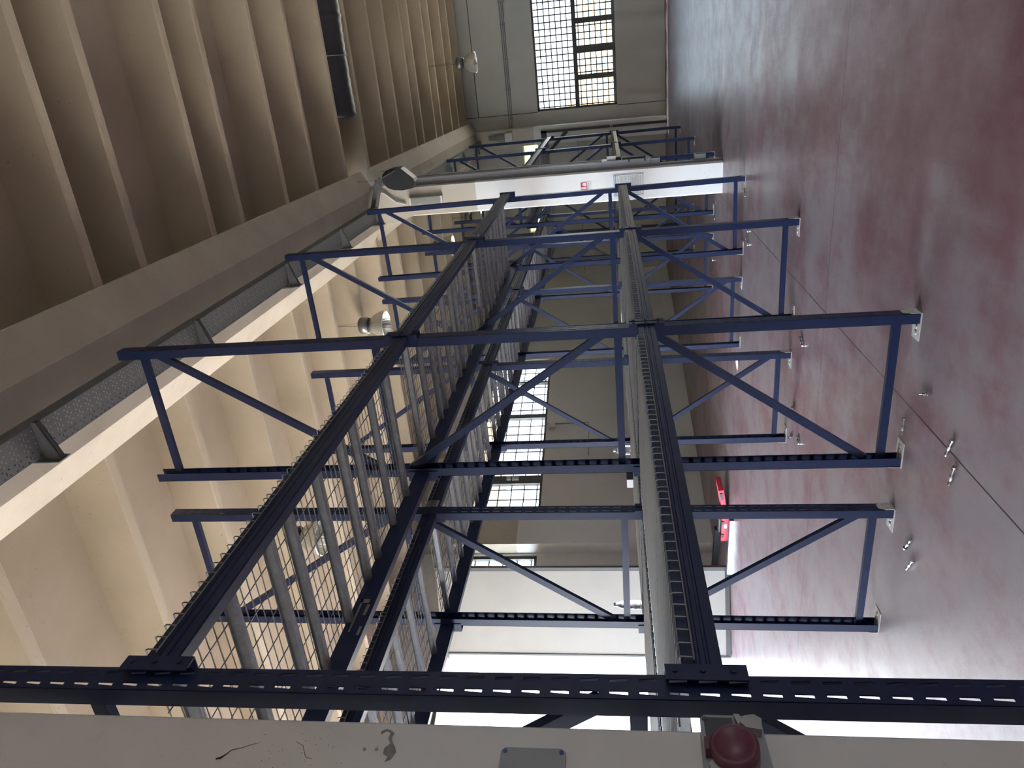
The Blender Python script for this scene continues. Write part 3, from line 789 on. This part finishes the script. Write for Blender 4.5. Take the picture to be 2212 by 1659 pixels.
t = thing('socket_box', 'small grey box on the back wall at the end of the three conduits', 'electrical box', (1.95, 22.46, 4.44))
MB().box(-.10, .10, -.08, .03, -.06, .12).build('box_body', GREYPL, t); MB().tube([(-.03, -.081, -.10), (-.03, -.02, -.10)], .03, 12).build('round_outlet', GREYPL, t)
mb = MB()
mb.box(-6.02, -1.97, 22.40, 22.499, 4.18, 4.30)
struct(mb.build('trim_3', WALLD))
dp = MB().tube([(-5.55, 22.43, 2.3), (-5.55, 22.43, 4.6)], .07, 12)
tag(dp.build('downpipe', DKGREY), 'dark vertical pipe in the back corner of the left bay', 'pipe')
cdl = MB(); cdl.tube([lw(6.3, -.02, 3.40), lw(6.3, -.02, 2.4), lw(5.2, -.02, 2.4)], .012, 6)
tag(cdl.build('conduit_run', GREYPL), 'thin grey conduit on the left wall under the high window', 'conduit')
sb = MB(); sb.box(6.12, 6.30, -.07, 0, 3.20, 3.34, MLW)
tag(sb.build('junction_box', WHITEPL), 'small pale box under the left wall window', 'junction box')
vt = MB().tube([lw(3.12, -.305, 2.16), lw(3.12, -.31, 2.16)], .05, 16)
# hoist wheel mark on the left wall column
tag(vt.build('wall_ring', DKGREY), 'dark round fixing on the scuffed wall column', 'fixing')
rv = MB().tube([(-4.85, 22.49, 2.75), (-4.85, 22.5, 2.75)], .06, 16)
tag(rv.build('wall_vent', DKGREY), 'dark round hole in the back wall behind the racks', 'vent')

# ------------------------------------------------------------------ things on the floor
def anchor(a, b, label, kind=0):
    """loose expansion bolt lying on the floor from head a to tip b"""
    a = Vector((a[0], a[1], 0)); b = Vector((b[0], b[1], 0)); d = (b - a); l = max(.075, min(.125, d.length)); d.normalize()
    t = thing('anchor_bolt', label, 'bolt', (a.x, a.y, .0125), math.atan2(d.y, d.x), 'loose anchor bolts on the floor')
    MB().tube([(.008, 0, 0), (l - .018, 0, 0), (l - .016, 0, 0), (l, 0, 0)], [.0062, .0062, .0075, .0085], 10).build('shank', ZINC, t)
    MB().tube([(0, 0, 0), (.011, 0, 0)], .0122, 6).build('hex_nut', ZINC, t)
    MB().tube([(.0115, 0, 0), (.0135, 0, 0)], .0124, 16).build('washer', DARKSTEEL, t)
    x = l * (.62 if kind else .5)
    MB().tube([(x - .014, 0, 0), (x, 0, 0), (x + .016, 0, 0)], [.0092, .0104, .0088], 10).build('expansion_sleeve', GALV, t)
anchor((-1.838, 3.87), (-1.897, 4.008), 'loose anchor bolt lying between the near rack post and the diagonal joint')
anchor((-2.126, 4.146), (-2.237, 4.147), 'loose anchor bolt lying on the floor under the second near frame', 1)
anchor((-1.951, 3.541), (-2.068, 3.586), 'loose anchor bolt lying right across the diagonal floor joint')
anchor((-2.075, 3.477), (-2.198, 3.502), 'loose anchor bolt with two washers beside the diagonal floor joint', 1)
anchor((-2.893, 3.894), (-2.793, 3.833), 'short shiny anchor bolt nearest the rear row front post foot')
anchor((-2.892, 3.769), (-3.003, 3.832), 'bright anchor bolt with round head, lowest in the upright room view')
anchor((-3.64, 6.74), (-3.534, 6.592), 'loose anchor bolt touching the foot of the second rear row back post')
anchor((-3.468, 6.45), (-3.511, 6.371), 'loose anchor bolt just ahead of the second rear row back post')
anchor((-3.275, 6.708), (-3.246, 6.596), 'lone anchor bolt midway under the second rear row frame')
anchor((-2.498, 6.594), (-2.546, 6.474), 'shiny anchor bolt on its own beside the second near frame back foot')
anchor((-2.061, 9.444), (-2.103, 9.259), 'anchor bolt lying at the joint line under the third near frame')
anchor((-2.185, 9.396), (-2.294, 9.221), 'anchor bolt lying just left of the joint under the third near frame', 1)
anchor((-1.609, 9.68), (-1.71, 9.578), 'anchor bolt lying behind the third near frame front post foot')
anchor((-2.451, 12.287), (-2.495, 12.213), 'distant anchor bolt at the foot of the post left of the column')
anchor((-3.185, 12.478), (-3.229, 12.329), 'distant anchor bolt under the middle of the fifth rear row frame')
anchor((-3.356, 12.385), (-3.427, 12.304), 'distant bright anchor bolt under the fifth rear row frame, farther left')
anchor((-2.171, 12.149), (-2.235, 12.14), 'distant anchor bolt just beyond the white column base')
anchor((-3.50, 15.05), (-3.584, 14.94), 'very distant anchor bolt by the sixth rear row frame')

# open red tool case
t = thing('tool_case', 'open red plastic tool case lying on the floor by the left wall', 'tool case', (-6.83, 10.25, 0), math.radians(-4))
b = MB(); b.box(-.52, -.01, -.16, .20, 0, .012)
for q in ((-.52, -.01, -.16, -.14), (-.52, -.01, .18, .20)): b.box(q[0], q[1], q[2], q[3], 0, .115)
b.box(-.52, -.50, -.16, .20, 0, .115); b.box(-.03, -.01, -.16, .20, 0, .115); b.build('case_base', CASERED, t)
l = MB(); tl = .16
Ml = Matrix.Translation((.0, 0, .02)) @ Matrix.Rotation(-tl, 4, 'Y')
l.box(.01, .52, -.16, .20, .0, .012, Ml)
for q in ((.01, .52, -.16, -.14), (.01, .52, .18, .20)): l.box(q[0], q[1], q[2], q[3], 0, .08, Ml)
l.box(.50, .52, -.16, .20, 0, .08, Ml); l.box(.01, .03, -.16, .20, 0, .08, Ml); l.build('case_lid', CASERED, t)
MB().box(.34, .46, -.175, -.16, .03, .07, Ml).build('handle', BLACK, t)
for x in (-.40, -.14): MB().box(x - .03, x + .03, -.172, -.16, .075, .12).build('latch', BLACK, t)
MB().box(-.25, -.17, -.164, -.16, .03, .075).build('badge', SIGNW, t)
t = thing('power_tool', 'black and red power tool lying inside the open red case', 'power tool', (-7.12, 10.30, .012), math.radians(-4))
MB().tube([(-.16, 0, .10), (.10, 0, .10)], [.045, .05], 14).build('tool_body', BLACK, t)
MB().tube([(.10, 0, .10), (.16, .0, .10)], [.05, .03], 14).build('tool_nose', CASERED, t)
MB().bar((-.06, 0, .10), (-.10, .09, .02), .04, .035, up=(0, 0, 1)).build('tool_grip', DKGREY, t)
MB().box(-.20, -.05, -.05, .05, 0, .06).build('tool_battery', CASERED, t)
# aluminium straight edge with white end label
t = thing('straight_edge', 'long silver aluminium straight edge lying in front of the red case', 'straight edge', (-6.63, 9.70, 0), math.radians(174))
MB().box(0, 1.12, -.05, .05, 0, .062).build('bar_body', ALU, t); MB().box(-.004, .012, -.052, .052, -.0, .064).build('end_cap', DKGREY, t)
MB().box(.05, .15, .05, .0515, .004, .058).build('label_sticker', LABELW, t)
t = tag(MB().bar((-7.66, 10.93, .05), (-8.80, 11.20, .05), .09, .10, up=(0, 0, 1)).build('black_bar', BLACK), 'long black bar lying on the floor behind the red case', 'bar')

# ------------------------------------------------------------------ things left on the lower rear deck
ZD = ZL + .0075 + .004
def bottle(loc, label, h=.20, r=.034):
    t = thing('plastic_bottle', label, 'bottle', loc)
    pr = [(0, 0), (r * .8, .001), (r, .012), (r * .93, .03), (r, .05), (r * .95, .075), (r, .10), (r * .98, h * .62), (r * .8, h * .75), (.014, h * .9), (.013, h)]
    MB().lathe(pr, 28).build('bottle_body', PET, t)
    MB().lathe([(.0145, h - .012), (.0145, h + .006), (0, h + .007)], 16).build('cap', SIGNW, t)
    MB().lathe([(r * 1.005, .085), (r * 1.005, .12)], 28).build('label_band', frosted('bottle_label', (.7, .72, .78)), t)
bottle((-3.665, 4.275, ZD), 'clear water bottle standing beside the first rear row back post')
bottle((-3.60, 6.50, ZD), 'clear ribbed water bottle near the second rear row back post, farther off', .17, .05)
t = thing('dark_case', 'small dark rounded case with pale rim on the lower rear deck', 'case', (-3.63, 5.97, ZD))
c = MB(); c.box(-.04, .04, -.055, .10, .0, .06); c.build('case_shell', BLACK, t); MB().box(-.042, .042, -.066, -.055, .0, .058).build('pale_rim', SIGNW, t)
MB().box(-.041, .041, .02, .03, .0, .062).build('band', DKGREY, t)
t = tag(MB().bar((-3.64, 6.085, ZD + .012), (-3.60, 6.18, ZD + .012), .05, .024, up=(0, 0, 1)).build('pink_cloth', PINK), 'small pink cloth beside the dark case on the rear deck', 'cloth')
t = tag(MB().tube([(-3.70, 6.16, ZD), (-3.70, 6.16, ZD + .055)], .02, 14).build('green_cap', GREEN), 'small green cap standing beside the pink cloth', 'cap')

# ------------------------------------------------------------------ outside
struct(MB().box(-60, 40, -40, 90, -.35, -.21).build('ground_outside', ASPH))
# facade seen through the big left doorway
t = thing('building', 'grey stucco building with teal window seen through the big left doorway', 'building', (0, 0, 0))
C0 = Vector((-26.5, 17.5, 0)); dirb = Vector((.55, .835, 0)).normalized(); nb = Vector((-dirb.y, dirb.x, 0))
MBd = Matrix(((dirb.x, nb.x, 0, C0.x), (dirb.y, nb.y, 0, C0.y), (0, 0, 1, 0), (0, 0, 0, 1)))
MB().box(-16, 4.2, 0, 6, -.2, 5.0, MBd).build('wall', STUCCO, t)
for u in (-10.2, -6.2, -2.2, 1.2):
    w = MB()
    for q in ((u, u + .12, 2.9, 4.3), (u + 1.5, u + 1.62, 2.9, 4.3)): w.box(q[0], q[1], -.06, .05, q[2], q[3], MBd)
    for z in (2.9, 3.6, 4.18): w.box(u, u + 1.62, -.06, .05, z, z + .12, MBd)
    wf = w.build('window', TEAL, t); MB().box(u + .1, u + 1.52, -.03, -.02, 3.0, 4.2, MBd).build('pane', LABELW, wf)
MB().box(-16.05, 4.25, -.05, 6.05, 5.0, 5.12, MBd).build('coping', TEAL, t)
# buff garden wall beside the doorway
t = tag(MB().box(1.66, 2.3, 2.5, 2.9, -.21, 4.8, MLW).build('gate_pier', BUFF), 'buff rendered pier just outside the right edge of the big doorway', 'pier')
# yellow hoardings beyond the back window
def hoarding(x, y, w, h, z0, mat, label, seed):
    r_ = random.Random(seed)
    t = thing('hoarding_panel', label, 'hoarding', (x, y, z0 - .0), 0)
    MB().box(0, w, 0, .12, 0, h).build('panel', mat, t)
    p = MB(); p.box(.1, .2, .02, .1, -z0 - .2, .1); p.box(w - .2, w - .1, .02, .1, -z0 - .2, .1); p.build('prop', DARKSTEEL, t)
    m = MB()
    for rrow in range(4):
        zz = h * (.2 + .2 * rrow); q = .2
        while q < w - .4:
            l_ = .15 + r_.random() * .5; m.box(q, min(q + l_, w - .2), -.01, 0, zz, zz + .10 + r_.random() * .12); q += l_ + .15 + r_.random() * .2
    m.build('marking', INKGREY if seed % 2 else TEAL, t)['kind'] = 'stuff'
hoarding(-3.6, 34.0, 2.3, 3.2, .1, OCHRE, 'ochre hoarding panel, leftmost beyond the back window', 1)
hoarding(-1.2, 34.2, 1.9, 2.7, .1, CREAM, 'cream hoarding panel beyond the back window, beside the ochre one', 2)
hoarding(.8, 34.1, 2.2, 2.6, .1, CREAM, 'cream hoarding panel, rightmost in the barred back window', 4)
hoarding(3.1, 34.2, 2.4, 2.6, .1, OCHRE, 'ochre hoarding panel past the right side of the back window', 3)

# ------------------------------------------------------------------ light
w = bpy.data.worlds.new('sky'); SC.world = w; w.use_nodes = True
nt = w.node_tree; bg = nt.nodes['Background']
tc = N(nt, 'ShaderNodeTexCoord'); sx = N(nt, 'ShaderNodeSeparateXYZ'); L(nt, tc.outputs['Generated'], sx.inputs[0])
L(nt, ramp(nt, sx.outputs[2], [(.0, (.84, .92, 1.0)), (.35, (.72, .84, 1.0)), (1., (.50, .68, 1.0))]), bg.inputs[0])
ms = N(nt, 'ShaderNodeMapRange', interpolation_type='SMOOTHSTEP'); ms.inputs[1].default_value = -.15; ms.inputs[2].default_value = .72
ms.inputs[3].default_value = 1.9; ms.inputs[4].default_value = .52; L(nt, sx.outputs[1], ms.inputs[0]); L(nt, ms.outputs[0], bg.inputs[1])   # bright haze on one side, deeper sky on the other
sl = bpy.data.lights.new('sun', 'SUN'); sl.energy = 6; sl.angle = .02; sl.color = (1, .93, .83)
so = bpy.data.objects.new('sun', sl); COL.objects.link(so)
so.rotation_euler = Vector((-.30, -.30, -.90)).to_track_quat('-Z', 'Y').to_euler()
def portal(name, M, su, sv):
    l = bpy.data.lights.new(name, 'AREA'); l.shape = 'RECTANGLE'; l.size = su; l.size_y = sv; l.cycles.is_portal = True
    o = bpy.data.objects.new(name, l); COL.objects.link(o); o.matrix_world = M
def face_m(c, inward, up=(0, 0, 1)):
    z = -Vector(inward).normalized(); y = Vector(up); x = y.cross(z).normalized(); c = Vector(c)
    return Matrix(((x.x, y.x, z.x, c.x), (x.y, y.y, z.y, c.y), (x.z, y.z, z.z, c.z), (0, 0, 0, 1)))
portal('door_daylight', face_m(lw(-2.93, .12, 2.48), -OUT), 6.5, 4.96)
portal('added_left_opening', face_m(lw(-11.1, .12, 2.48), -OUT), 6.2, 4.96)  # portal for the added doorway out of view
portal('left_window_daylight', face_m(lw(6.1, .25, 4.18), -OUT), 5.6, 1.54)
portal('back_window_daylight', face_m((1.55, YB + .25, 2.5), (0, -1, 0)), 5.3, 2.3)

portal('added_right_opening', face_m((XR + .25, 1.8, 1.9), (-1, 0, 0)), 2.8, .4)  # portal for the added fill opening in the right wall
SC.view_settings.view_transform = 'Standard'; SC.view_settings.look = 'None'
SC.view_settings.gamma = 1; SC.view_settings.use_curve_mapping = False
SC.view_settings.exposure = 4.2
SC.cycles.use_denoising = True
SC.cycles.max_bounces = 10; SC.cycles.diffuse_bounces = 6; SC.cycles.glossy_bounces = 4; SC.cycles.transparent_max_bounces = 12
SC.cycles.sample_clamp_indirect = 8
SC.cycles.caustics_reflective = False; SC.cycles.caustics_refractive = False
